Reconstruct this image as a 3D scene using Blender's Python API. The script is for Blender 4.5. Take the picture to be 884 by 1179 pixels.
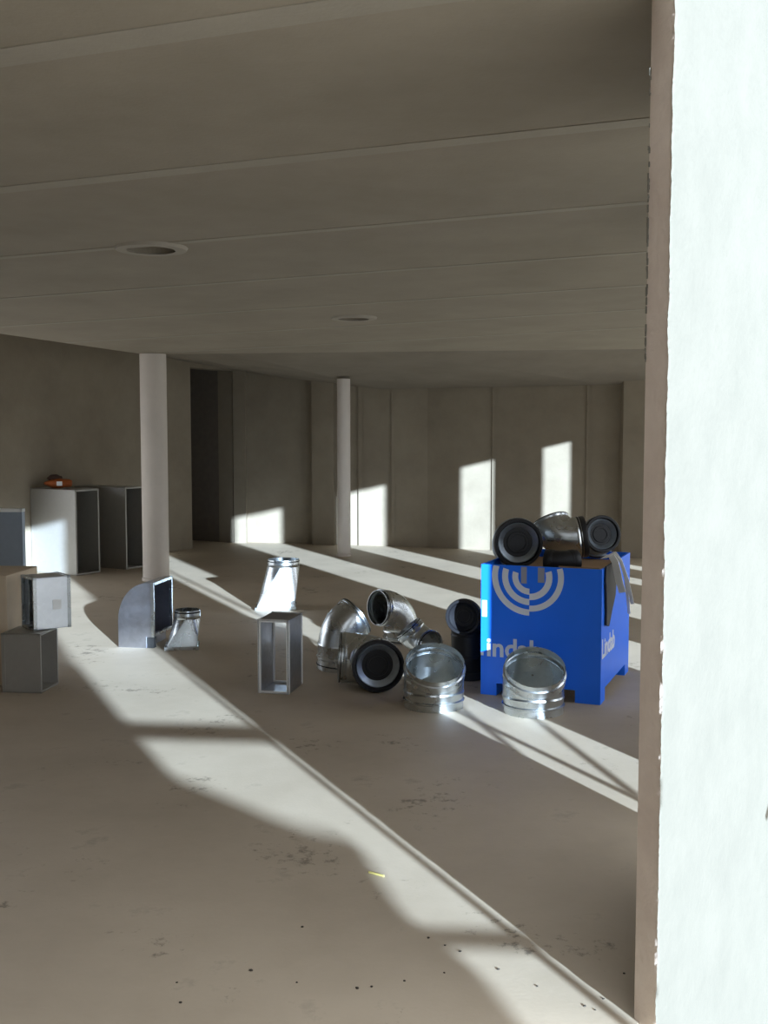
import bpy, bmesh, math, random
from mathutils import Vector, Matrix
random.seed(7)
scn = bpy.context.scene
for o in list(bpy.data.objects): bpy.data.objects.remove(o, do_unlink=True)
COL = scn.collection

# ------------------------------------------------------------------ camera
cd = bpy.data.cameras.new('camera'); cam = bpy.data.objects.new('camera', cd); COL.objects.link(cam)
cd.sensor_fit = 'VERTICAL'; cd.sensor_height = 24.0; cd.lens = 1250.0 * 24.0 / 1179.0
cam.location = (0, 0, 1.6)
cam.rotation_euler = (math.radians(90) - math.atan(92.5 / 1250.0), 0, 0)
scn.camera = cam

# ------------------------------------------------------------------ sky, sun, exposure
SUN_H = Vector((-0.41816, 0.90837, 0)); TAN_E = 0.207
SUN = Vector((SUN_H.x, SUN_H.y, -TAN_E)).normalized()
K = -SUN_H.x / SUN_H.y
w = bpy.data.worlds.new('sky'); scn.world = w; w.use_nodes = True
bg = w.node_tree.nodes['Background']; bg.inputs[0].default_value = (0.88, 0.94, 1.03, 1); bg.inputs[1].default_value = 2.3
sd = bpy.data.lights.new('sun', 'SUN'); sd.energy = 15.0; sd.angle = math.radians(0.55); sd.color = (0.77, 1.0, 1.28)
so = bpy.data.objects.new('sun', sd); COL.objects.link(so); so.location = (8, -12, 6)
so.rotation_euler = SUN.to_track_quat('-Z', 'Y').to_euler()
vs = scn.view_settings; vs.view_transform = 'Standard'; vs.look = 'None'; vs.gamma = 1.0
vs.use_curve_mapping = False; vs.exposure = 0.35

# ------------------------------------------------------------------ materials
def new_mat(name):
    m = bpy.data.materials.new(name); m.use_nodes = True
    nt = m.node_tree; return m, nt, nt.nodes['Principled BSDF']
def concrete(name, c1, c2, scale=3.0, rough=0.85, bump=0.15, fine=60.0, spots=None, spec=0.3, dirt=None):
    m, nt, b = new_mat(name); N = nt.nodes; L = nt.links
    tc = N.new('ShaderNodeTexCoord')
    n1 = N.new('ShaderNodeTexNoise'); n1.inputs['Scale'].default_value = scale; n1.inputs['Detail'].default_value = 8; n1.inputs['Roughness'].default_value = 0.65
    L.new(tc.outputs['Object'], n1.inputs['Vector'])
    r = N.new('ShaderNodeValToRGB'); r.color_ramp.elements[0].position = 0.3; r.color_ramp.elements[1].position = 0.7
    r.color_ramp.elements[0].color = (*c1, 1); r.color_ramp.elements[1].color = (*c2, 1)
    L.new(n1.outputs['Fac'], r.inputs['Fac']); out = r.outputs['Color']
    n2 = N.new('ShaderNodeTexNoise'); n2.inputs['Scale'].default_value = fine; n2.inputs['Detail'].default_value = 4
    L.new(tc.outputs['Object'], n2.inputs['Vector'])
    if spots:
        n3 = N.new('ShaderNodeTexNoise'); n3.inputs['Scale'].default_value = spots[0]; n3.inputs['Detail'].default_value = 6; n3.inputs['Roughness'].default_value = 0.7
        L.new(tc.outputs['Object'], n3.inputs['Vector'])
        r3 = N.new('ShaderNodeValToRGB'); r3.color_ramp.elements[0].position = spots[1]; r3.color_ramp.elements[1].position = spots[1] + spots[2]
        L.new(n3.outputs['Fac'], r3.inputs['Fac'])
        mx = N.new('ShaderNodeMix'); mx.data_type = 'RGBA'; L.new(r3.outputs['Color'], mx.inputs['Factor'])
        L.new(out, mx.inputs['A']); mx.inputs['B'].default_value = (*spots[3], 1); out = mx.outputs['Result']
    if dirt:
        na = N.new('ShaderNodeTexNoise'); na.inputs['Scale'].default_value = dirt[0]; na.inputs['Detail'].default_value = 7; na.inputs['Roughness'].default_value = 0.75
        nb = N.new('ShaderNodeTexNoise'); nb.inputs['Scale'].default_value = dirt[1]; nb.inputs['Detail'].default_value = 3
        L.new(tc.outputs['Object'], na.inputs['Vector']); L.new(tc.outputs['Object'], nb.inputs['Vector'])
        mm = N.new('ShaderNodeMath'); mm.operation = 'MULTIPLY'; L.new(na.outputs['Fac'], mm.inputs[0]); L.new(nb.outputs['Fac'], mm.inputs[1])
        rd = N.new('ShaderNodeValToRGB'); rd.color_ramp.elements[0].position = dirt[2]; rd.color_ramp.elements[1].position = dirt[2] + 0.06; L.new(mm.outputs[0], rd.inputs['Fac'])
        md = N.new('ShaderNodeMix'); md.data_type = 'RGBA'; L.new(rd.outputs['Color'], md.inputs['Factor']); L.new(out, md.inputs['A']); md.inputs['B'].default_value = (*dirt[3], 1); out = md.outputs['Result']
    L.new(out, b.inputs['Base Color']); b.inputs['Roughness'].default_value = rough
    b.inputs['Specular IOR Level'].default_value = spec
    bp = N.new('ShaderNodeBump'); bp.inputs['Strength'].default_value = bump; bp.inputs['Distance'].default_value = 0.01
    L.new(n2.outputs['Fac'], bp.inputs['Height']); L.new(bp.outputs['Normal'], b.inputs['Normal'])
    return m
def metal(name, c, rough=0.3, var=0.08, scale=9.0, met=1.0):
    m, nt, b = new_mat(name); N = nt.nodes; L = nt.links
    tc = N.new('ShaderNodeTexCoord'); n = N.new('ShaderNodeTexVoronoi'); n.inputs['Scale'].default_value = scale * 4
    n1 = N.new('ShaderNodeTexNoise'); n1.inputs['Scale'].default_value = scale
    L.new(tc.outputs['Object'], n.inputs['Vector']); L.new(tc.outputs['Object'], n1.inputs['Vector'])
    r = N.new('ShaderNodeValToRGB'); r.color_ramp.elements[0].color = (*[x * (1 - var) for x in c], 1); r.color_ramp.elements[1].color = (*[min(1, x * (1 + var)) for x in c], 1)
    L.new(n.outputs['Color'], r.inputs['Fac']); L.new(r.outputs['Color'], b.inputs['Base Color'])
    mr = N.new('ShaderNodeMapRange'); mr.inputs['To Min'].default_value = rough * 0.8; mr.inputs['To Max'].default_value = rough * 1.25
    L.new(n1.outputs['Fac'], mr.inputs['Value']); L.new(mr.outputs['Result'], b.inputs['Roughness'])
    b.inputs['Metallic'].default_value = met
    return m
def plain(name, c, rough=0.6, var=0.1, scale=12.0, spec=0.4):
    m, nt, b = new_mat(name); N = nt.nodes; L = nt.links
    tc = N.new('ShaderNodeTexCoord'); n1 = N.new('ShaderNodeTexNoise'); n1.inputs['Scale'].default_value = scale; n1.inputs['Detail'].default_value = 5
    L.new(tc.outputs['Object'], n1.inputs['Vector'])
    r = N.new('ShaderNodeValToRGB'); r.color_ramp.elements[0].color = (*[x * (1 - var) for x in c], 1); r.color_ramp.elements[1].color = (*[min(1, x * (1 + var)) for x in c], 1)
    L.new(n1.outputs['Fac'], r.inputs['Fac']); L.new(r.outputs['Color'], b.inputs['Base Color'])
    b.inputs['Roughness'].default_value = rough; b.inputs['Specular IOR Level'].default_value = spec
    return m

M = dict(
    floor=concrete('dusty concrete floor', (0.42, 0.342, 0.248), (0.51, 0.422, 0.312), 1.6, 0.62, 0.06, 70, spots=(3.2, 0.60, 0.16, (0.31, 0.255, 0.19)), spec=0.4, dirt=(15, 1.7, 0.345, (0.22, 0.18, 0.13))),
    wall=concrete('raw concrete wall', (0.235, 0.193, 0.138), (0.30, 0.25, 0.182), 2.0, 0.9, 0.15),
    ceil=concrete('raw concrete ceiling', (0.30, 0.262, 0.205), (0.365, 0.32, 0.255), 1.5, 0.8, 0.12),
    ceil_rear=concrete('shade-toned rear ceiling', (0.22, 0.188, 0.15), (0.28, 0.242, 0.195), 1.5, 0.9, 0.12),  # darker concrete puts the rear zone's weaker light into the colour
    seam=concrete('ceiling joint ridge', (0.36, 0.325, 0.27), (0.42, 0.38, 0.315), 2.5, 0.9, 0.15),
    column=concrete('painted concrete column', (0.60, 0.54, 0.47), (0.67, 0.60, 0.53), 2.5, 0.8, 0.08),
    pier=concrete('pale sunlit plaster', (0.130, 0.118, 0.092), (0.148, 0.133, 0.104), 5, 0.95, 0.25, 45, spots=(14, 0.72, 0.05, (0.11, 0.105, 0.085))),
    reveal=concrete('brown raw reveal', (0.56, 0.45, 0.36), (0.66, 0.55, 0.45), 7, 0.95, 0.3, 50),
    ground=concrete('gravel yard', (0.40, 0.35, 0.28), (0.52, 0.46, 0.37), 3, 0.95, 0.4),
    bounce_ground=concrete('pale paved terrace', (0.55, 0.55, 0.54), (0.64, 0.64, 0.63), 3, 0.9, 0.1),
    galv=metal('galvanised steel', (0.58, 0.61, 0.62), 0.27, 0.05),
    galv_dull=metal('dull galvanised sheet', (0.42, 0.405, 0.37), 0.5, 0.03, met=0.55),
    galv_bright=metal('bright sheet steel', (0.84, 0.87, 0.90), 0.36, 0.03),
    sheet_blue=metal('blue grey coated sheet', (0.36, 0.42, 0.50), 0.45, 0.03, met=0.3),
    galv_plate=metal('smooth sheet steel', (0.46, 0.47, 0.52), 0.30),
    galv_blue=metal('blue grey sheet steel', (0.42, 0.47, 0.52), 0.45),
    black=plain('black plastic', (0.012, 0.012, 0.014), 0.45, 0.2),
    rubber=plain('black rubber', (0.018, 0.018, 0.018), 0.6, 0.2),
    blue=plain('blue printed cardboard', (0.008, 0.17, 0.95), 0.45, 0.08, 6),
    white=plain('white print', (0.72, 0.74, 0.80), 0.6, 0.04),
    faded=plain('grey print', (0.30, 0.30, 0.36), 0.6, 0.04),
    kraft=plain('brown kraft cardboard', (0.36, 0.22, 0.11), 0.8, 0.15),
    tan=plain('tan fibreboard', (0.62, 0.50, 0.36), 0.8, 0.1),
    orange=plain('orange nylon', (0.40, 0.10, 0.02), 0.6, 0.3),
    brown=plain('dark brown fabric', (0.06, 0.03, 0.02), 0.8, 0.3),
    strap=plain('white plastic band', (0.88, 0.88, 0.86), 0.4, 0.04),
    shape_grey=plain('flat grey', (0.22, 0.24, 0.24), 0.6, 0.1),
    shade_block=plain('site cabin cladding', (0.45, 0.45, 0.43), 0.6, 0.06),
    dark=plain('painted hole shade', (0.16, 0.13, 0.10), 0.9, 0.2),  # unlit depth put into the colour of doorway lining and socket backs
    timber=plain('rough timber', (0.45, 0.33, 0.2), 0.8, 0.2),
    dirt=plain('dark dirt', (0.05, 0.04, 0.03), 0.95, 0.3),
    straw=plain('yellow plastic', (0.7, 0.6, 0.2), 0.6, 0.1),
)

# ------------------------------------------------------------------ helpers
def link(name, bm, mats, parent=None, smooth=None):
    me = bpy.data.meshes.new(name); bmesh.ops.recalc_face_normals(bm, faces=bm.faces); bm.to_mesh(me); bm.free()
    for mm in (mats if isinstance(mats, (list, tuple)) else [mats]): me.materials.append(M[mm])
    if smooth is not None:
        me.polygons.foreach_set('use_smooth', [True] * len(me.polygons)); me.set_sharp_from_angle(angle=math.radians(smooth))
    o = bpy.data.objects.new(name, me); COL.objects.link(o); o.parent = parent
    return o
def tag(o, label, cat, group=None):
    o['label'] = label; o['category'] = cat
    if group: o['group'] = group
    return o
def thing(name, label, cat, loc=(0, 0, 0), rz=0.0, group=None):
    o = bpy.data.objects.new(name, None); COL.objects.link(o); o.location = loc; o.rotation_euler = (0, 0, rz); o.empty_display_size = 0.1
    return tag(o, label, cat, group)
def struct(o): o['kind'] = 'structure'; return o
def struct_empty(name):
    o = bpy.data.objects.new(name, None); COL.objects.link(o); return struct(o)
def box(bm, p, s, rz=0.0, mi=0):
    """axis box: p = centre, s = full size, turned by rz"""
    r = bmesh.ops.create_cube(bm, size=1.0); mtx = Matrix.Translation(p) @ Matrix.Rotation(rz, 4, 'Z') @ Matrix.Diagonal((*s, 1))
    bmesh.ops.transform(bm, matrix=mtx, verts=r['verts'])
    for f in {f for v in r['verts'] for f in v.link_faces}: f.material_index = mi
    return r['verts']
def bev(bm, w=0.004, seg=2):
    bmesh.ops.bevel(bm, geom=[e for e in bm.edges], offset=w, segments=seg, affect='EDGES', profile=0.5)
def prism(bm, pts, z0, z1):
    """plan polygon between two heights (z0, z1 numbers or lists)"""
    n = len(pts); a = z0 if isinstance(z0, (list, tuple)) else [z0] * n; b = z1 if isinstance(z1, (list, tuple)) else [z1] * n
    lo = [bm.verts.new((p[0], p[1], a[i])) for i, p in enumerate(pts)]; hi = [bm.verts.new((p[0], p[1], b[i])) for i, p in enumerate(pts)]
    bm.faces.new(lo[::-1]); bm.faces.new(hi)
    for i in range(n): bm.faces.new((lo[i], lo[(i + 1) % n], hi[(i + 1) % n], hi[i]))
def extrude_profile(bm, prof, origin, ex, ez, ey, depth):
    """2D outline prof in (ex, ez), extruded along ey by depth"""
    O = Vector(origin); ex, ez, ey = Vector(ex), Vector(ez), Vector(ey)
    a = [bm.verts.new(O + ex * u + ez * v) for u, v in prof]; b = [bm.verts.new(O + ex * u + ez * v + ey * depth) for u, v in prof]
    bm.faces.new(a); bm.faces.new(b[::-1]); n = len(a)
    for i in range(n): bm.faces.new((a[i], b[i], b[(i + 1) % n], a[(i + 1) % n]))
def frame_of(t, ref):
    t = t.normalized(); a = (ref - t * ref.dot(t))
    if a.length < 1e-5: a = t.orthogonal()
    a.normalize(); return t, a, t.cross(a)
def tube(bm, rings, seg=36, thick=0.003, ref=Vector((0, 0, 1)), solid=False):
    """rings: list of (centre, axis, radius); open thin-walled tube, or capped bar when solid"""
    R = []
    for c, t, r in rings:
        t, a, b = frame_of(Vector(t), ref)
        R.append([bm.verts.new(Vector(c) + (a * math.cos(2 * math.pi * k / seg) + b * math.sin(2 * math.pi * k / seg)) * r) for k in range(seg)])
    for i in range(len(R) - 1):
        for k in range(seg): bm.faces.new((R[i][k], R[i][(k + 1) % seg], R[i + 1][(k + 1) % seg], R[i + 1][k]))
    if solid:
        bm.faces.new(R[0][::-1]); bm.faces.new(R[-1]); return
    Q = []
    for c, t, r in rings:
        t, a, b = frame_of(Vector(t), ref)
        Q.append([bm.verts.new(Vector(c) + (a * math.cos(2 * math.pi * k / seg) + b * math.sin(2 * math.pi * k / seg)) * (r - thick)) for k in range(seg)])
    for i in range(len(Q) - 1):
        for k in range(seg): bm.faces.new((Q[i][k], Q[i + 1][k], Q[i + 1][(k + 1) % seg], Q[i][(k + 1) % seg]))
    for A, B in ((R[0], Q[0]), (Q[-1], R[-1])):
        for k in range(seg): bm.faces.new((A[k], B[k], B[(k + 1) % seg], A[(k + 1) % seg]))
def bar(bm, p, q, r, seg=10):
    p, q = Vector(p), Vector(q); d = q - p; tube(bm, [(p, d, r), (q, d, r)], seg, ref=Vector((0.3, 0.9, 0.2)), solid=True)

# ------------------------------------------------------------------ setting
WD = Vector((0.5547, 0.83205, 0)); WN = Vector((0.83205, -0.5547, 0))   # slotted wall: direction and outward normal
TH = 0.083
def wall_pt(c):           # point of the inner face where the sun line number c meets it
    x = (c - K * 1.834) / (1 + 1.5 * K); return Vector((x, 1.834 + 1.5 * x, 0))
def ceil_z(x, y): return 2.7787 + 0.02 * x - 0.026 * y

bm = bmesh.new(); prism(bm, [(-11, 1.0), (-3.2, -3.0), (8.6, 14.7), (8.2, 17), (-3.2, 17)], -0.25, 0.0)
floor = struct(link('floor', bm, 'floor'))
bm = bmesh.new(); prism(bm, [(-60, -60), (60, -60), (60, 60), (-60, 60)], -1.2, -0.8)
struct(link('ground', bm, 'ground'))
bm = bmesh.new(); prism(bm, [(-3.2, -3.2), (1.0, 3.16), (8.6, 14.6), (16, 14), (12, -8), (-2, -12)], -0.9, -0.6)
struct(link('yard', bm, 'ground'))

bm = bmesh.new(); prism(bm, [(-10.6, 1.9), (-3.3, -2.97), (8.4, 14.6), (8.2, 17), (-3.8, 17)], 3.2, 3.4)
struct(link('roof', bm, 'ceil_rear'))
bm = bmesh.new(); prism(bm, [(-10.6, 2.2), (-4.6, 12.3), (-9.5, 15.5), (-16, 5.5)], -0.25, -0.01)
struct(link('bounce_ground', bm, 'bounce_ground'))  # unseen pale ground, added to bounce light up onto the ceiling
# left wall with the wide opening out of view
LW = Vector((0.498, 0.867, 0)); LN = Vector((-0.867, 0.498, 0)); L0 = Vector((-4.1, 12.26, 0))
def lw(s, off=0.0): return L0 + LW * s + LN * off
wl = struct_empty('wall_left')
def lseg(name, s0, s1, z0, z1, mat='wall', o0=0.0, o1=0.25):
    b_ = bmesh.new(); prism(b_, [lw(s0, o0), lw(s1, o0), lw(s1, o1), lw(s0, o1)], z0, z1); return link(name, b_, mat, wl)
lseg('wall_panel', -11.9, -5.6, 0, 3.2); lseg('wall_panel', -0.62, 2.955, 0, 3.2); lseg('lintel', -5.6, -0.62, 2.5, 3.2)
lseg('wall_panel', 3.86, 4.1, 0, 3.2); lseg('lintel', 2.955, 3.86, 2.47, 3.2)
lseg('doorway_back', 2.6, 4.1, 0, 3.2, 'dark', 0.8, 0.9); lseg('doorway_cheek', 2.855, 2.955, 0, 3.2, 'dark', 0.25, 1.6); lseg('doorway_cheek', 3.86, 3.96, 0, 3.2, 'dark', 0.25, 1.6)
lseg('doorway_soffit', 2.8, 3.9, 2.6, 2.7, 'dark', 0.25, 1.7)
# near end wall
bm = bmesh.new(); a, b_ = Vector((-3, -2.67, 0)), Vector((-10.0, 2.0, 0)); q = WD * 0.25
prism(bm, [a, b_, b_ - q, a - q], 0, 3.2); struct(link('wall_near', bm, 'wall'))
# back wall
BW = [(-2.12, 15.72), (0.6, 14.98), (7.9, 11.82)]
wb = struct_empty('wall_back')
for (x0, y0), (x1, y1) in zip(BW[:-1], BW[1:]):
    d = Vector((x1 - x0, y1 - y0, 0)).normalized(); n = Vector((-d.y, d.x, 0)) * 0.25
    bm = bmesh.new(); prism(bm, [(x0, y0), (x1, y1), (x1 + n.x, y1 + n.y), (x0 + n.x, y0 + n.y)], 0, 3.2); link('wall_panel', bm, 'wall', wb)
def pilaster(x0, x1, proud, z1=3.0):
    seg = (BW[0], BW[1]) if x1 <= 0.6 else (BW[1], BW[2]); (ax, ay), (bx, by) = seg
    y = lambda x: ay + (by - ay) * (x - ax) / (bx - ax)
    b_ = bmesh.new(); prism(b_, [(x0, y(x0) - proud), (x1, y(x1) - proud), (x1, y(x1) + 0.1), (x0, y(x0) + 0.1)], 0, z1); link('pilaster', b_, 'wall', wb)
pilaster(-2.16, -1.98, 0.14); pilaster(-1.02, -0.70, 0.10); pilaster(3.02, 3.9, 0.18)
pilaster(-0.36, -0.30, 0.03); pilaster(0.10, 0.15, 0.02); pilaster(1.45, 1.50, 0.02); pilaster(2.62, 2.66, 0.02)

# slotted wall towards the sun: piers, one object each, and a lintel
wr = struct_empty('wall_right')
slots = [(3.125, 3.64), (5.03, 5.68), (6.42, 6.98), (7.86, 8.18), (8.70, 8.96), (9.75, 11.95)]  # the last, widest slot is added out of view to brighten the deep hall
I0 = Vector((0.684, 2.86, 0)); O0 = Vector((0.7197, 2.763, 0))
ends = []
for i, (c0, c1) in enumerate(slots):
    outer = wall_pt(c0 - 0.048); ends.append((outer, wall_pt(c1)))
def make_pier(A_in, A_out, B_in, B_out, rough=False, z1=2.78):
    bm_ = bmesh.new()
    if not rough:
        prism(bm_, [A_in, A_out, B_out, B_in], -0.65, z1); return link('pier', bm_, 'pier', wr)
    nz = 420; rnd = random.Random(3); cols = []; jag = 0.0; zb = -0.65
    mid = A_in.lerp(A_out, 0.86)
    for k in range(nz + 1):
        z = zb + (z1 - zb) * k / nz; jag = 0.80 * jag + (rnd.random() - 0.5) * 0.0065
        big = 0.0035 * math.sin(z * 2.1 + 0.4)
        pts = [A_in, mid + WD * 0.003, A_out + WD * (0.002 + jag + big) - WN * 0.003, A_out + WD * (0.010 + jag * 1.4 + big), B_out, B_in]
        cols.append([bm_.verts.new((p.x, p.y, z)) for p in pts])
    for k in range(nz):
        for i in range(6):
            f = bm_.faces.new((cols[k][i], cols[k][(i + 1) % 6], cols[k + 1][(i + 1) % 6], cols[k + 1][i]))
            f.material_index = 1 if i <= 1 else 0
    bm_.faces.new(cols[0][::-1]); bm_.faces.new(cols[-1])
    return link('pier', bm_, ['pier', 'reveal'], wr)
pin = ends[0][0]
p0 = make_pier(I0, O0, pin, pin + WN * TH, True)
for i in range(len(ends)):
    A = ends[i][1]; B = ends[i + 1][0] if i + 1 < len(ends) else Vector((7.3, 1.834 + 1.5 * 7.3, 0))
    make_pier(A, A + WN * TH, B, B + WN * TH)
A = Vector((-3.0, 1.834 - 4.5, 0)); B = Vector((-0.95, 1.834 - 1.425, 0)); make_pier(A, A + WN * TH, B, B + WN * TH)
A = Vector((-3.0, 1.834 - 4.5, 0)); B = Vector((7.3, 1.834 + 1.5 * 7.3, 0))
bm = bmesh.new(); prism(bm, [A, A + WN * TH, B + WN * TH, B], 2.76, 3.2); link('lintel', bm, 'pier', wr)
S0 = ends[0][0]; bm = bmesh.new(); prism(bm, [S0, S0 + WN * TH, B + WN * TH, B], 2.66, 2.775); link('slot_head', bm, 'pier', wr)
# loose plaster flakes on the inner edge of the pier in view
bm = bmesh.new(); rnd = random.Random(11)
for k in range(60):
    z = rnd.choice([rnd.uniform(1.78, 2.52), rnd.uniform(1.85, 2.3)]); s = rnd.uniform(0.002, 0.007)
    box(bm, (I0.x - 0.002 + rnd.uniform(-0.001, 0.001), I0.y - 0.004 + rnd.uniform(-0.003, 0.003), z), (0.0025, 0.004, s * 3), rnd.uniform(0, 3))
fl = link('plaster_flake', bm, 'pier', wr); fl['kind'] = 'stuff'

# ceiling slab (two round sockets cut into it), its joint ridges, the rear ceiling
E0, E1, E2, E3 = (-3.38, 9.64), (-2.57, 11.69), (2.89, 12.22), (7.1, 12.63)
bx, by = 7.25, 1.834 + 1.5 * 7.25
OUT = [(-2.98, -2.64), (bx, by), E3, E2, E1, E0, (-5.9, 3.2), (-9.7, 1.8)]
HOLES = [((-1.27, 6.01), 0.135), ((-0.25, 9.07), 0.13)]
bm = bmesh.new(); loops = [OUT] + [[(c[0] + r * math.cos(t * math.pi / 16), c[1] + r * math.sin(t * math.pi / 16)) for t in range(32)] for c, r in HOLES]
edges = []; lv = []
for lp in loops:
    vv = [bm.verts.new((x, y, ceil_z(x, y))) for x, y in lp]; lv.append(vv)
    edges += [bm.edges.new((vv[i], vv[(i + 1) % len(vv)])) for i in range(len(vv))]
bmesh.ops.triangle_fill(bm, edges=edges, use_beauty=True)
ext = bmesh.ops.extrude_face_region(bm, geom=list(bm.faces))
for v in ext['geom']:
    if isinstance(v, bmesh.types.BMVert): v.co.z += 0.22
ceiling = struct(link('ceiling', bm, 'ceil'))
for (c, r) in HOLES:
    z = ceil_z(*c)
    bm = bmesh.new(); tube(bm, [((*c, z - 0.012), (0, 0, 1), r + 0.055), ((*c, z + 0.02), (0, 0, 1), r + 0.075)], 32, 0.058, Vector((1, 0, 0))); link('socket_ring', bm, 'seam', ceiling, 40)
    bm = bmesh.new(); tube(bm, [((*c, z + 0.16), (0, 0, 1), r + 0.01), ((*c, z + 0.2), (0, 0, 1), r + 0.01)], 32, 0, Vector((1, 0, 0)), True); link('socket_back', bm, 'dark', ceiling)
dS = Vector((1, -0.30, 0)).normalized(); nS = Vector((0.30, 1, 0)).normalized()
for k in range(8):
    y0 = 1.55 + 1.33 * k; wd = [0.06, 0.12, 0.09, 0.06, 0.05, 0.05, 0.05, 0.05][k]
    xa = max(-3.0 - 0.2 * k, (-2.57 + 0.395 * (y0 - 11.69)) / 1.1185 + 0.02); xb = min((y0 - 1.9) / 1.8 - 0.02, 6.5)
    if k >= 7: xa = -2.35
    if xb - xa < 0.5: continue
    bm = bmesh.new(); p = [Vector((x, y0 - 0.30 * x, 0)) + nS * s for x, s in ((xa, -wd / 2), (xb, -wd / 2), (xb, wd / 2), (xa, wd / 2))]
    prism(bm, p, [ceil_z(v.x, v.y) - 0.003 for v in p], [ceil_z(v.x, v.y) + 0.03 for v in p]); link('joint_ridge', bm, 'seam', ceiling)
# rear ceiling: from the slab edge to the tops of the walls behind it
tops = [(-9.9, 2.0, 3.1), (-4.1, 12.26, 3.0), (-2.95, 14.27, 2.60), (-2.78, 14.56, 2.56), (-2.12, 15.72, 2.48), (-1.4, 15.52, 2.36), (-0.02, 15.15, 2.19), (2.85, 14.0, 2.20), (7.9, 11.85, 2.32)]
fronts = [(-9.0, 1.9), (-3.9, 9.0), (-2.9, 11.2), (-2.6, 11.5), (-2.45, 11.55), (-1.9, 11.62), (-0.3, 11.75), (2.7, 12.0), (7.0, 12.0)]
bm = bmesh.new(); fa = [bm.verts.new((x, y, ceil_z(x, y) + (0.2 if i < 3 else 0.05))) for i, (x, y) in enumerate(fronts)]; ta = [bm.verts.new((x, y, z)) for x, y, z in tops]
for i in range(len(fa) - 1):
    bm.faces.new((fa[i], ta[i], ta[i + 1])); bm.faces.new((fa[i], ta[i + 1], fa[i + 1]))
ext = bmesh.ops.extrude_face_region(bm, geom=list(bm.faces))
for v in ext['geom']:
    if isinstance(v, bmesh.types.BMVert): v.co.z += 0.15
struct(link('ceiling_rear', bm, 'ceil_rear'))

# columns
def column(x, y, r, label):
    z1 = ceil_z(x, y) - 0.002 if y < 11.8 else 2.27
    t = thing('column', label, 'column', (x, y, 0))
    bm = bmesh.new(); tube(bm, [((0, 0, 0), (0, 0, 1), r), ((0, 0, z1), (0, 0, 1), r)], 40, 0, Vector((1, 0, 0)), True); link('shaft', bm, 'column', t, 40)
    bm = bmesh.new(); tube(bm, [((0, 0, 0), (0, 0, 1), r + 0.012), ((0, 0, 0.03), (0, 0, 1), r + 0.012), ((0, 0, 0.035), (0, 0, 1), r + 0.002)], 40, 0, Vector((1, 0, 0)), True); link('foot_ring', bm, 'column', t, 40)
column(-2.463, 11.66, 0.14, 'thick round pale concrete column carrying the corner of the ceiling slab')
column(-0.516, 13.94, 0.085, 'slender round concrete column standing in front of the back wall')

# ------------------------------------------------------------------ ventilation parts
def ring_part(name, c, t, r, parent, mat, w=0.012, h=0.006, seg=36):
    t = Vector(t).normalized(); c = Vector(c); bm_ = bmesh.new()
    tube(bm_, [(c - t * w / 2, t, r + 0.001), (c - t * w / 4, t, r + h), (c + t * w / 4, t, r + h), (c + t * w / 2, t, r + 0.001)], seg, h * 0.9)
    return link(name, bm_, mat, parent, 50)
def end_cap(c, t, r, parent, ring='galv_blue'):
    """black plastic cap with concentric ridges in the mouth; t points out of the mouth"""
    t = Vector(t).normalized(); c = Vector(c); bm_ = bmesh.new()
    tube(bm_, [(c + t * a, t, q) for a, q in ((-0.035, r + 0.004), (-0.03, r + 0.007), (0.006, r + 0.008), (0.014, r + 0.004), (0.014, r - 0.004), (-0.012, r * 0.90))], 36, 0.006)
    link('cap_rim', bm_, 'black', parent, 40)
    bm_ = bmesh.new(); tube(bm_, [(c + t * a, t, r * q) for a, q in ((-0.014, 0.91), (-0.006, 0.85), (-0.014, 0.78), (-0.035, 0.64))], 36, 0.003); link('inner_ring', bm_, ring, parent, 40)
    bm_ = bmesh.new(); rr = [(-0.034, 0.66), (-0.04, 0.50), (-0.028, 0.45), (-0.028, 0.36), (-0.05, 0.30), (-0.05, 0.03)]
    tube(bm_, [(c + t * a, t, r * q) for a, q in rr], 36, 0.0, solid=True); link('end_cap', bm_, 'black', parent, 30)
def bend(label, p0, d0, w_, ang, r, R, l0, l1, caps=(False, False), mat='galv', group='steel duct bends', n=None, name='duct_bend', gask=(True, True)):
    """round duct bend; p0 mouth centre, d0 direction into the bend, w_ side it turns to"""
    p0 = Vector(p0); d0 = Vector(d0).normalized(); w_ = Vector(w_); w_ = (w_ - d0 * w_.dot(d0)).normalized()
    t = thing(name, label, 'duct', (p0.x, p0.y, 0), 0, group); off = Vector((p0.x, p0.y, 0)); p = p0 - off
    n = n or max(3, int(ang / 9)); a = math.radians(ang); ref = d0.cross(w_)
    cpos = lambda th: p + d0 * (l0 + R * math.sin(th)) + w_ * (R * (1 - math.cos(th)))
    cdir = lambda th: d0 * math.cos(th) + w_ * math.sin(th)
    rings = [(cpos(a * i / n), cdir(a * i / n), r) for i in range(n + 1)]
    bm_ = bmesh.new(); tube(bm_, rings, 40, 0.003, ref); link('bend_body', bm_, mat, t, 14)
    e = cpos(a); d1 = cdir(a)
    for (c, out, l, cap, gk) in ((p + d0 * l0, -d0, l0, caps[0], gask[0]), (e, d1, l1, caps[1], gask[1])):
        bm_ = bmesh.new(); rr = r - 0.003
        prof = [(-0.004, r + 0.001), (0.006, r + 0.004), (0.014, r + 0.001), (l * 0.45, rr), (l * 0.5, r + 0.005), (l * 0.56, r + 0.005), (l * 0.62, rr), (l, rr), ]
        tube(bm_, [(c + out * s, out, q) for s, q in prof], 40, 0.003, ref); col = link('collar', bm_, mat, t, 28)
        if gk: ring_part('gasket', c + out * l * 0.82, out, rr, col, 'rubber', 0.008, 0.004)
        if cap: end_cap(c + out * l, out, rr, col, 'black' if mat == 'black' else 'galv_blue')
    return t
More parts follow.
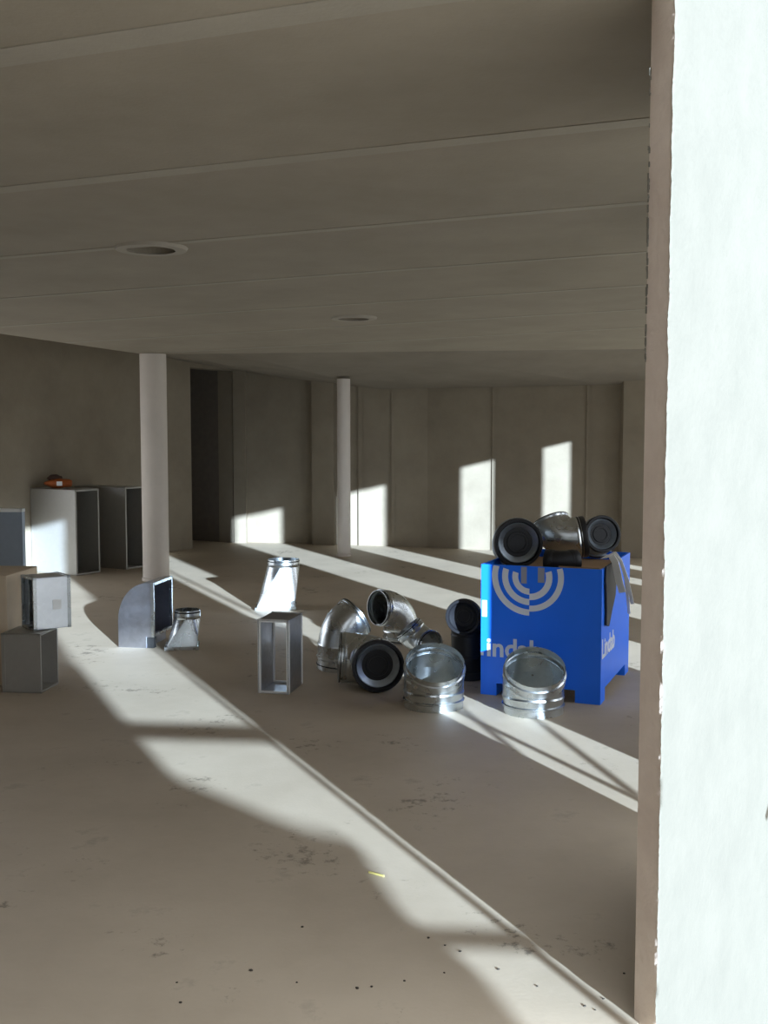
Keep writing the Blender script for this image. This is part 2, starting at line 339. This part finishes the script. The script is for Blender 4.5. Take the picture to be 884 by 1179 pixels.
def transition(label, loc, rz, bw, bd, h, r, off, group='square to round transition pieces'):
    """square foot, round collar on top shifted by off"""
    t = thing('duct_transition', label, 'duct', loc, rz, group); N = 32
    bm_ = bmesh.new()
    def skin(q):
        cs = [bm_.verts.new((sx * (bw / 2 - q), sy * (bd / 2 - q), 0.02)) for sx, sy in ((1, 1), (-1, 1), (-1, -1), (1, -1))]
        tp = [bm_.verts.new((off[0] + (r - q) * math.cos(2 * math.pi * k / N), off[1] + (r - q) * math.sin(2 * math.pi * k / N), h)) for k in range(N)]
        F = []
        for ci in range(4):
            for k in range(ci * 8, ci * 8 + 8): F.append((cs[ci], tp[(k + 1) % N], tp[k]))
            F.append((cs[ci], cs[(ci + 1) % 4], tp[(ci * 8 + 8) % N]))
        for f in F: bm_.faces.new(f if q == 0 else f[::-1])
        return cs, tp
    a, ta_ = skin(0); b_, tb_ = skin(0.003)
    for i in range(4): bm_.faces.new((a[i], b_[i], b_[(i + 1) % 4], a[(i + 1) % 4]))
    for k in range(N): bm_.faces.new((ta_[k], ta_[(k + 1) % N], tb_[(k + 1) % N], tb_[k]))
    link('hood', bm_, 'galv', t, 12)
    bm_ = bmesh.new(); tube(bm_, [((off[0], off[1], h + z), (0, 0, 1), q) for z, q in ((-0.003, r + 0.001), (0.01, r + 0.005), (0.018, r), (0.06, r - 0.002))], N, 0.003, Vector((1, 0, 0)))
    c = link('collar', bm_, 'galv', t, 28); ring_part('gasket', (off[0], off[1], h + 0.045), (0, 0, 1), r - 0.002, c, 'rubber', 0.01, 0.004)
    bm_ = bmesh.new()
    for sx, sy, lx, ly in ((0, 1, bw + 0.03, 0.02), (0, -1, bw + 0.03, 0.02), (1, 0, 0.02, bd + 0.03), (-1, 0, 0.02, bd + 0.03)):
        box(bm_, (sx * bw / 2, sy * bd / 2, 0.0125), (lx, ly, 0.025))
    link('foot_flange', bm_, 'galv', t)
    return t
def rect_duct(label, loc, rz, sx, sy, sz, axis, mat='galv_dull', flange=0.022, group='rectangular duct sections', vanes=0, fmat='galv', close=None):
    """thin-walled rectangular duct, open along axis ('x','y','z'); loc = centre of the footprint"""
    t = thing('rectangular_duct', label, 'duct', loc, rz, group); th = 0.006
    S = dict(x=sx, y=sy, z=sz); names = dict(x='side_panel', y='side_panel', z='top_panel')
    for ax in 'xyz':
        if ax == axis: continue
        for s in (-1, 1):
            c = [0, 0, sz / 2]; d = [sx, sy, sz]; i = 'xyz'.index(ax)
            c[i] += s * (S[ax] / 2 - th / 2); d[i] = th
            bm_ = bmesh.new(); box(bm_, c, d); nm = names[ax] if not (ax == 'z' and s < 0) else 'bottom_panel'
            link(nm, bm_, mat, t)
    oth = [a for a in 'xyz' if a != axis]; ia = 'xyz'.index(axis)
    for s in (-1, 1):
        bm_ = bmesh.new()
        for a in oth:
            for q in (-1, 1):
                c = [0, 0, sz / 2]; d = [0, 0, 0]; i = 'xyz'.index(a); j = 'xyz'.index([b for b in oth if b != a][0])
                c[ia] += s * (S[axis] / 2 - 0.011); d[ia] = 0.022
                c[i] += q * (S[a] / 2 - flange / 2 + 0.002); d[i] = flange; d[j] = S['xyz'[j]] + 0.004
                box(bm_, c, d)
        link('end_flange', bm_, fmat, t)
    for k in range(vanes):
        u = (k + 1) / (vanes + 1) - 0.5; j = [a for a in oth if a != 'z']; j = j[0] if j else 'x'
        c = [0, 0, sz / 2]; d = [0, 0, sz * 0.9]; i = 'xyz'.index(j); c[i] = u * S[j]; d[i] = 0.008; d[ia] = S[axis] * 0.8
        bm_ = bmesh.new(); box(bm_, c, d); link('vane', bm_, 'galv', t)
    return t

# ------------------------------------------------------------------ objects: the blue pallet box
BR = math.atan2(6.266 - 6.54, 1.268 - 0.59)
bxo = thing('pallet_box', 'open blue cardboard pallet box with white ring emblem and lettering', 'box', (0.59, 6.54, 0), BR)
BWd, BD, BH, FT = 0.731, 0.98, 0.80, 0.075
def panel(name, p, s, mats='blue'):
    bm_ = bmesh.new(); box(bm_, p, s); return link(name, bm_, mats, bxo)
t_ = 0.012
front = panel('front_panel', (BWd / 2, t_ / 2, (BH + FT) / 2), (BWd, t_, BH - FT))
panel('back_panel', (BWd / 2, BD - t_ / 2, (BH + FT) / 2), (BWd, t_, BH - FT))
right = panel('side_panel', (BWd - t_ / 2, BD / 2, (BH + FT) / 2), (t_, BD - 2 * t_, BH - FT))
left = panel('side_panel', (t_ / 2, BD / 2, (BH + FT) / 2), (t_, BD - 2 * t_, BH - FT))
panel('inner_tray', (BWd / 2, BD / 2, 0.738), (BWd - 2 * t_, BD - 2 * t_, 0.02), 'kraft')
panel('base_board', (BWd / 2, BD / 2, FT + 0.012), (BWd - 2 * t_, BD - 2 * t_, 0.02), 'kraft')
for fx, wv in ((0.05, 0.10), (BWd - 0.075, 0.15)):
    for fy in (0.07, BD - 0.07): panel('foot', (fx, fy, FT / 2), (wv, 0.14, FT), 'blue')
panel('foot', (BWd / 2, BD / 2, FT / 2), (0.14, 0.14, FT), 'kraft')
# raw top edge, sagging flap inside
bm = bmesh.new(); box(bm, (BWd - 0.14, t_ + 0.006, BH - 0.03), (0.24, 0.008, 0.075)); link('torn_flap', bm, 'kraft', bxo)
# ring emblem: arcs standing 1.5 mm proud of the front panel
def arc(name, cx, cz, r0, r1, a0, a1, mat='white', zmax=BH - 0.003):
    bm_ = bmesh.new(); n = 28; rows = []
    for k in range(n + 1):
        a = math.radians(a0 + (a1 - a0) * k / n); row = []
        for r in (r0, r1):
            x, z = cx + r * math.cos(a), cz + r * math.sin(a)
            row.append((x, min(z, zmax)))
        rows.append(row)
    F = [[bm_.verts.new((x, -0.0015, z)) for x, z in r] for r in rows]; Bk = [[bm_.verts.new((x, 0.002, z)) for x, z in r] for r in rows]
    for k in range(n):
        bm_.faces.new((F[k][0], F[k][1], F[k + 1][1], F[k + 1][0])); bm_.faces.new((F[k][1], Bk[k][1], Bk[k + 1][1], F[k + 1][1])); bm_.faces.new((F[k][0], F[k + 1][0], Bk[k + 1][0], Bk[k][0]))
    link(name, bm_, mat, front)
CX, CZ = 0.300, 0.735
for r0, r1 in ((0.195, 0.232), (0.132, 0.169), (0.070, 0.106)): arc('emblem_arc', CX, CZ, r0, r1, 163, 270)
for r0, r1 in ((0.172, 0.207), (0.100, 0.138)): arc('emblem_arc', CX, CZ, r0, r1, 270, 378)
def slab(name, p, s, mat, parent):
    bm_ = bmesh.new(); box(bm_, p, s); return link(name, bm_, mat, parent)
slab('emblem_block', (CX - 0.035, 0, 0.745), (0.035, 0.003, 0.10), 'faded', front); slab('emblem_block', (CX + 0.07, 0, 0.75), (0.04, 0.003, 0.09), 'faded', front)
slab('letter_stroke', (0.022, 0, 0.53), (0.030, 0.003, 0.10), 'white', front)
slab('letter_stroke', (0.009, 0, 0.252), (0.018, 0.003, 0.022), 'white', front)
def lettering(txt, size, mtx, parent, mat='white', bold=0.004):
    cu = bpy.data.curves.new('lettering', 'FONT'); cu.body = txt; cu.size = size; cu.offset = bold; cu.extrude = 0.0015; cu.resolution_u = 3
    to = bpy.data.objects.new('tmp_text', cu); COL.objects.link(to); bpy.context.view_layer.update()
    me = bpy.data.meshes.new_from_object(to.evaluated_get(bpy.context.evaluated_depsgraph_get())); bpy.data.objects.remove(to, do_unlink=True)
    me.name = 'lettering'; me.transform(mtx); me.materials.clear(); me.materials.append(M[mat])
    o = bpy.data.objects.new('lettering', me); COL.objects.link(o); o.parent = parent; return o
RX = Matrix.Rotation(math.radians(90), 4, 'X')
lettering('indab', 0.160, Matrix.Translation((0.034, 0.0, 0.242)) @ RX, front)
lettering('Lindab', 0.160, Matrix.Translation((BWd, 0.02, 0.27)) @ Matrix.Rotation(math.radians(90), 4, 'Z') @ RX, right)
# black film hanging over the right side of the box
bm = bmesh.new(); prof = [(0.03, 0.815), (0.02, 0.72), (0.06, 0.55), (0.05, 0.46), (0.14, 0.44), (0.22, 0.52), (0.34, 0.60), (0.38, 0.72), (0.36, 0.815)]
ang = bxo.matrix_basis
def bxw(x, y, z): return Matrix.Translation((0.59, 6.54, 0)) @ Matrix.Rotation(BR, 4, 'Z') @ Vector((x, y, z))
ex = bxw(0, 1, 0) - bxw(0, 0, 0); ey = bxw(1, 0, 0) - bxw(0, 0, 0)
extrude_profile(bm, prof, bxw(BWd + 0.004, 0.03, 0), ex, (0, 0, 1), ey, 0.012)
bev(bm, 0.003, 1); tag(link('plastic_film', bm, 'black', None, 40), 'black plastic film hanging over the side of the blue box', 'film')

# parts in the box
bend('capped black-mouthed duct bend lying on top of the blue box by its emblem', (0.838, 6.74, 0.908), (0.0, 1, 0.0), (0.2, 0.1, -0.9), 30, 0.149, 0.17, 0.08, 0.04, (True, False), 'galv_blue', 'duct bends in the blue box')
bend('shiny silver duct bend lying on top of the blue box', (1.08, 7.08, 1.015), (0.28, -0.42, -0.75), (1, 0.0, 0.2), 78, 0.130, 0.15, 0.02, 0.05, (False, True), 'galv', 'duct bends in the blue box')
bend('black ringed duct bend at the far corner of the blue box', (1.445, 7.15, 0.925), (-0.15, 0.9, -0.15), (0.1, 0.0, -1), 40, 0.12, 0.14, 0.05, 0.05, (True, False), 'galv_blue', 'duct bends in the blue box')
bend('dark duct bend sunk between its neighbours in the blue box', (1.00, 6.60, 0.812), (0.93, -0.37, 0.0), (0.3, 0.9, 0), 40, 0.066, 0.13, 0.04, 0.04, (True, True), 'black', 'duct bends in the blue box')
# white packing bands
def ribbon(pts, wdt, thick, side):
    bm_ = bmesh.new(); side = Vector(side).normalized(); R = []
    for i, p in enumerate(pts):
        p = Vector(p); d = (Vector(pts[min(i + 1, len(pts) - 1)]) - Vector(pts[max(i - 1, 0)])).normalized(); nn = d.cross(side).normalized()
        R.append([bm_.verts.new(p + side * a * wdt / 2 + nn * b * thick / 2) for a, b in ((-1, -1), (1, -1), (1, 1), (-1, 1))])
    for i in range(len(R) - 1):
        for k in range(4): bm_.faces.new((R[i][k], R[i][(k + 1) % 4], R[i + 1][(k + 1) % 4], R[i + 1][k]))
    bm_.faces.new(R[0][::-1]); bm_.faces.new(R[-1]); return bm_
for lab, yo, dx, dz, sg in (('wide white plastic packing band drooping from the corner of the blue box', 0.20, 0.0, 0.05, 0.045), ('long narrow white packing band beside the wide one on the blue box', 0.27, 0.05, -0.03, 0.022), ('narrow white packing band with kinked end behind the other two', 0.34, 0.02, -0.10, 0.018)):
    b0 = bxw(BWd + 0.02, yo, 0.85)
    pts = [b0 + Vector((-0.05, 0.0, -0.005)), b0 + Vector((-0.01, 0, 0.02)), b0 + Vector((0.02 + dx * 0.4, 0, -0.03)), b0 + Vector((0.045 + dx * 0.7, 0, -0.14)), b0 + Vector((0.065 + dx, 0, -0.26 + dz))]
    tag(link('packing_band', ribbon(pts, sg, 0.003, (0.75, -0.6, 0.2)), 'strap', None, 40), lab, 'strap', 'packing bands on the box corner')

# ------------------------------------------------------------------ ducts on the floor
UP = (0, 0, 1)
bend('short silver duct elbow standing in the sun strip left of the blue box', (0.29, 6.25, 0.0), UP, (0.05, -1, 0), 30, 0.175, 0.2, 0.10, 0.085, group='short angled elbows before the blue box', n=2, name='short_elbow', gask=(False, False))
bend('short silver duct elbow standing right before the blue box lettering', (0.855, 6.13, 0.0), UP, (0.0, -1, 0), 30, 0.175, 0.2, 0.10, 0.085, group='short angled elbows before the blue box', n=2, name='short_elbow', gask=(False, False))
bend('tall silver duct bend standing upright and leaning over to the pile', (-0.315, 7.25, 0.0), (0.08, 0, 1), (0.9, 0.45, 0), 52, 0.145, 0.22, 0.17, 0.04, group='duct bends piled on the floor')
bend('duct bend lying on the floor with a black cap in its mouth', (-0.035, 6.56, 0.168), (-0.16, 1, 0.0), (-1, 0, 0.05), 85, 0.158, 0.19, 0.06, 0.04, (True, False), group='duct bends piled on the floor')
bend('duct bend arching on its end at the back of the pile with open mouth', (0.13, 8.2, 0.0), UP, (-0.80, -0.6, 0), 85, 0.135, 0.19, 0.09, 0.05, group='duct bends piled on the floor')
bend('small silver duct bend half hidden behind the short elbow', (0.33, 7.45, 0.115), (-0.3, 0.4, 0.05), (-0.5, -0.4, 0.9), 60, 0.105, 0.14, 0.05, 0.05, group='duct bends piled on the floor')
bend('capped duct bend with its shade coloured black standing beside the left side of the blue box', (0.545, 6.98, 0.0), UP, (-0.25, -1, 0), 88, 0.108, 0.14, 0.29, 0.05, (False, True), 'black', group='duct bends piled on the floor')  # body and cap coloured black to carry the backlit shade

transition('bright square-to-round duct transition standing in the sun strip', (-0.985, 9.82, 0), math.radians(4), 0.34, 0.30, 0.38, 0.145, (0.07, 0.02))
transition('small square-to-round duct transition beside the curved duct elbow', (-1.50, 7.98, 0), math.radians(8), 0.22, 0.20, 0.22, 0.095, (0.04, 0.02))
rect_duct('tall narrow open rectangular duct section beside the upright bend', (-0.645, 6.69, 0), math.radians(-12), 0.195, 0.30, 0.455, 'y', 'galv_plate', 0.016, fmat='strap', group=None)
# curved rectangular elbow
el = thing('rectangular_elbow', 'rectangular duct elbow with rounded back standing below the thick column', 'duct', (-1.975, 7.985, 0), math.radians(-9))
W_, H_ = 0.27, 0.485
def outline(q=0.0):
    pts = [(q, 0.0)]
    for k in range(13):
        a = math.pi - k * math.pi / 2 / 12; pts.append((W_ * 0.86 + (W_ * 0.86 - q) * math.cos(a), 0.20 + (H_ - 0.20 - q) * math.sin(a)))
    pts.append((W_, H_ - q)); return pts
o1 = outline(0.0)
side = o1 + [(W_, 0.09), (W_ * 0.8, 0.085), (W_ * 0.8, 0.0)]
for y in (0.0, 0.394):
    bm = bmesh.new(); extrude_profile(bm, side, (0, y, 0), (1, 0, 0), (0, 0, 1), (0, 1, 0), 0.006); link('side_plate', bm, 'galv_plate', el)
o2 = outline(0.006); bm = bmesh.new(); extrude_profile(bm, o1 + o2[::-1], (0, 0.006, 0), (1, 0, 0), (0, 0, 1), (0, 1, 0), 0.388); link('back_plate', bm, 'galv_plate', el, 30)
bm = bmesh.new(); extrude_profile(bm, [(W_, 0.09), (W_ * 0.8, 0.085), (W_ * 0.8, 0), (W_ * 0.8 + 0.006, 0), (W_ * 0.8 + 0.006, 0.079), (W_, 0.084)], (0, 0.006, 0), (1, 0, 0), (0, 0, 1), (0, 1, 0), 0.388); link('throat_plate', bm, 'galv_plate', el)
bm = bmesh.new()
for y in (0.008, 0.392): box(bm, (W_ - 0.002, y, (H_ + 0.085) / 2), (0.022, 0.020, H_ - 0.08))
for z in (H_ - 0.008, 0.095): box(bm, (W_ - 0.002, 0.2, z), (0.022, 0.40, 0.020))
link('end_flange', bm, 'galv', el)
bm = bmesh.new(); box(bm, (W_ * 0.8 + 0.03, 0.03, 0.04), (0.055, 0.05, 0.08)); link('foot_bracket', bm, 'rubber', el)

# group at the left edge
rect_duct('grey rectangular duct stub standing on the floor under the shiny one', (-2.21, 6.70, 0), math.radians(-6), 0.25, 0.26, 0.365, 'x', 'galv_dull', 0.012, fmat='galv_dull', group=None)
shiny = rect_duct('shiny rectangular duct stub with vanes set on the grey duct stub', (-2.135, 6.80, 0.372), math.radians(38), 0.24, 0.21, 0.325, 'x', 'galv_bright', 0.014, vanes=2, group=None)
slab('paper_label', (0.03, -0.1065, 0.15), (0.055, 0.003, 0.06), 'strap', shiny)
bm = bmesh.new(); box(bm, (0, 0, 0.35), (0.62, 0.5, 0.70)); bev(bm, 0.006)
cb = tag(link('fibreboard_crate', bm, 'tan'), 'tan fibreboard crate at the edge beside the grey duct stub', 'crate'); cb.location = (-2.655, 7.02, 0); cb.rotation_euler = (0, 0, math.radians(-4))
slab('lid_batten', (0, -0.251, 0.665), (0.60, 0.008, 0.06), 'tan', cb)
rect_duct('tall flat blue-grey sheet duct standing behind the tan crate', (-2.96, 7.50, 0), math.radians(-3), 0.94, 0.055, 1.07, 'z', 'sheet_blue', 0.02, fmat='strap', group=None)  # white flange colour paints sunlight onto the top edge
# rectangular ducts set end-on against the left wall
def wall_duct(label, s_, sx, sy, sz):
    e = Vector((0.867, -0.498, 0)); p_ = lw(s_ + sy / 2) + e * (sx / 2 + 0.015)
    return rect_duct(label, (p_.x, p_.y, 0), math.atan2(e.y, e.x), sx, sy, sz, 'x', 'galv_dull', 0.02, fmat='galv_dull', group='rectangular ducts along the left wall')
wall_duct('pale rectangular duct with open dark end carrying the orange bag', 0.12, 0.70, 0.36, 0.955)
wall_duct('longer pale rectangular duct with open dark end nearer the column', 0.80, 0.80, 0.30, 0.955)
# orange bag on the first one
bg_ = thing('tool_bag', 'small orange and brown bag lying on the pale wall duct', 'bag', (-3.70, 12.36, 0.959))
bm = bmesh.new(); bmesh.ops.create_icosphere(bm, subdivisions=3, radius=1.0)
for v in bm.verts:
    n_ = 1 + 0.13 * math.sin(5 * v.co.x + 3 * v.co.y) * math.cos(4 * v.co.z); v.co = Vector((v.co.x * 0.16 * n_, v.co.y * 0.09, max(0.0, 0.055 + v.co.z * 0.058 * n_)))
link('bag_body', bm, 'orange', bg_, 60)
bm = bmesh.new(); bmesh.ops.create_icosphere(bm, subdivisions=2, radius=1.0)
for v in bm.verts: v.co = Vector((-0.05 + v.co.x * 0.09, v.co.y * 0.06, 0.115 + v.co.z * 0.035 * (1 + 0.4 * math.sin(9 * v.co.x))))
link('bag_flap', bm, 'brown', bg_, 60)
bm = bmesh.new(); box(bm, (0.03, -0.092, 0.055), (0.06, 0.01, 0.05)); link('tag', bm, 'strap', bg_)

# floor litter
rnd = random.Random(5); bm = bmesh.new()
spots = [(0.62, 2.96), (0.56, 2.92), (0.585, 2.90), (0.19, 3.28), (0.235, 3.24), (0.14, 3.33)]
for k in range(14): spots.append((rnd.gauss(-0.1, 0.4), rnd.gauss(3.1, 0.14)))
for (x, y) in spots:
    s = rnd.uniform(0.003, 0.006); r = bmesh.ops.create_icosphere(bm, subdivisions=1, radius=s)
    for v in r['verts']: v.co = Vector((v.co.x * rnd.uniform(0.8, 1.5) + x, v.co.y * rnd.uniform(0.8, 1.3) + y, max(0, v.co.z * 0.6 + s * 0.4)))
li = link('dirt_crumbs', bm, 'dirt'); tag(li, 'dark dirt crumbs strewn on the concrete floor in the foreground', 'dirt'); li['kind'] = 'stuff'
bm = bmesh.new(); bar(bm, (-0.055, 3.835, 0.005), (0.0, 3.80, 0.005), 0.004, 8); tag(link('plastic_straw', bm, 'straw'), 'short yellow plastic straw lying on the edge of the sun strip', 'straw')

# ------------------------------------------------------------------ outside the slotted wall (out of view): what shades the sun strips
def upstream(c, ydepth, Y):      # point at plane Y on the sun ray that lands on floor line c at depth ydepth
    x = c - K * ydepth; L = (ydepth - Y) / SUN_H.y; return Vector((x - SUN_H.x * L, Y, L * TAN_E))
blocker = thing('added_shade_block', 'unseen added grey cabin standing in the yard', 'shade_block', (0, 0, 0))
cx = 1.30 - K * (-4.2)  # unseen block, added and sized to shade the left of the sun strip
bm = bmesh.new(); box(bm, (cx - 5, -5.7, 1.35), (10, 3.0, 2.65)); bev(bm, 0.02, 1); link('lower_shade_block', bm, 'shade_block', blocker)
bm = bmesh.new(); box(bm, (cx - 5, -5.7, 3.5), (10, 3.0, 1.6)); bev(bm, 0.02, 1); link('upper_shade_block', bm, 'shade_block', blocker)
Yt = -3.2; prof = []
for c, d in ((1.1, 4.98), (1.30, 4.95), (1.42, 4.72), (1.54, 4.47), (1.64, 4.29), (1.72, 4.25), (1.79, 4.18), (1.785, 4.02), (1.70, 3.65), (1.67, 3.40), (1.70, 3.28), (1.72, 3.1), (1.67, 2.83)):
    p = upstream(c, d, Yt); prof.append((p.x, p.z))
prof = [(-0.5, 0), (-0.5, prof[0][1])] + prof + [(prof[-1][0], 0)]
bm = bmesh.new(); extrude_profile(bm, prof, (0, Yt - 0.6, 0), (1, 0, 0), (0, 0, 1), (0, 1, 0), 0.6)  # unseen silhouette, shaped to cast the curved shadow edge
tag(link('added_shadow_shape', bm, 'shape_grey', None, 60), 'stack added unseen for its curved shadow, in flat grey before the cabin', 'shadow_shape')
# guard rail before the opening
gr = thing('guard_rail', 'timber guard rail with two boards outside the opening', 'rail', (0, 0, 0))
Yg = 0.5
p = upstream(1.957, 5.0, Yg); bm = bmesh.new(); bar(bm, (p.x, Yg, 0), (p.x, Yg, 2.3), 0.017, 12); link('post', bm, 'timber', gr)
p2 = upstream(1.20, 5.0, Yg); bm = bmesh.new(); bar(bm, (p2.x - 0.12, Yg, 0), (p2.x - 0.12, Yg, 1.5), 0.02, 12); link('post', bm, 'timber', gr)
za = upstream(1.29, 5.72, Yg).z; zb = upstream(1.92, 5.62, Yg).z
for (z0, z1, hh) in ((za, zb, 0.075), (upstream(1.3, 3.36, Yg).z, upstream(1.92, 3.28, Yg).z, 0.03)):
    bm = bmesh.new(); extrude_profile(bm, [(p2.x - 0.2, z0 - hh / 2), (p.x + 0.02, z1 - hh / 2), (p.x + 0.02, z1 + hh / 2), (p2.x - 0.2, z0 + hh / 2)], (0, Yg + 0.02, 0), (1, 0, 0), (0, 0, 1), (0, 1, 0), 0.025); link('rail_board', bm, 'timber', gr)
# scaffold brace outside the first slot
sc = thing('scaffold_frame', 'steel scaffold frame with diagonal braces outside the wall slot', 'scaffold', (0, 0, 0))
Ys = 2.4
def upb(c, d): return upstream(c, d, Ys)
p = upb(3.24, 5.0); bm = bmesh.new(); bar(bm, (p.x, Ys, 0), (p.x, Ys, 2.9), 0.02, 12); link('standard', bm, 'galv_dull', sc)
for (c0, d0, c1, d1) in ((3.28, 6.09, 3.01, 4.85), (3.55, 5.81, 3.27, 4.69)):
    a, b_ = upb(c0, d0), upb(c1, d1); e = (a - b_) * 0.5; bm = bmesh.new(); a2 = a + e; b2 = b_
    bar(bm, a2, b2, 0.016, 12); link('brace', bm, 'galv_dull', sc)
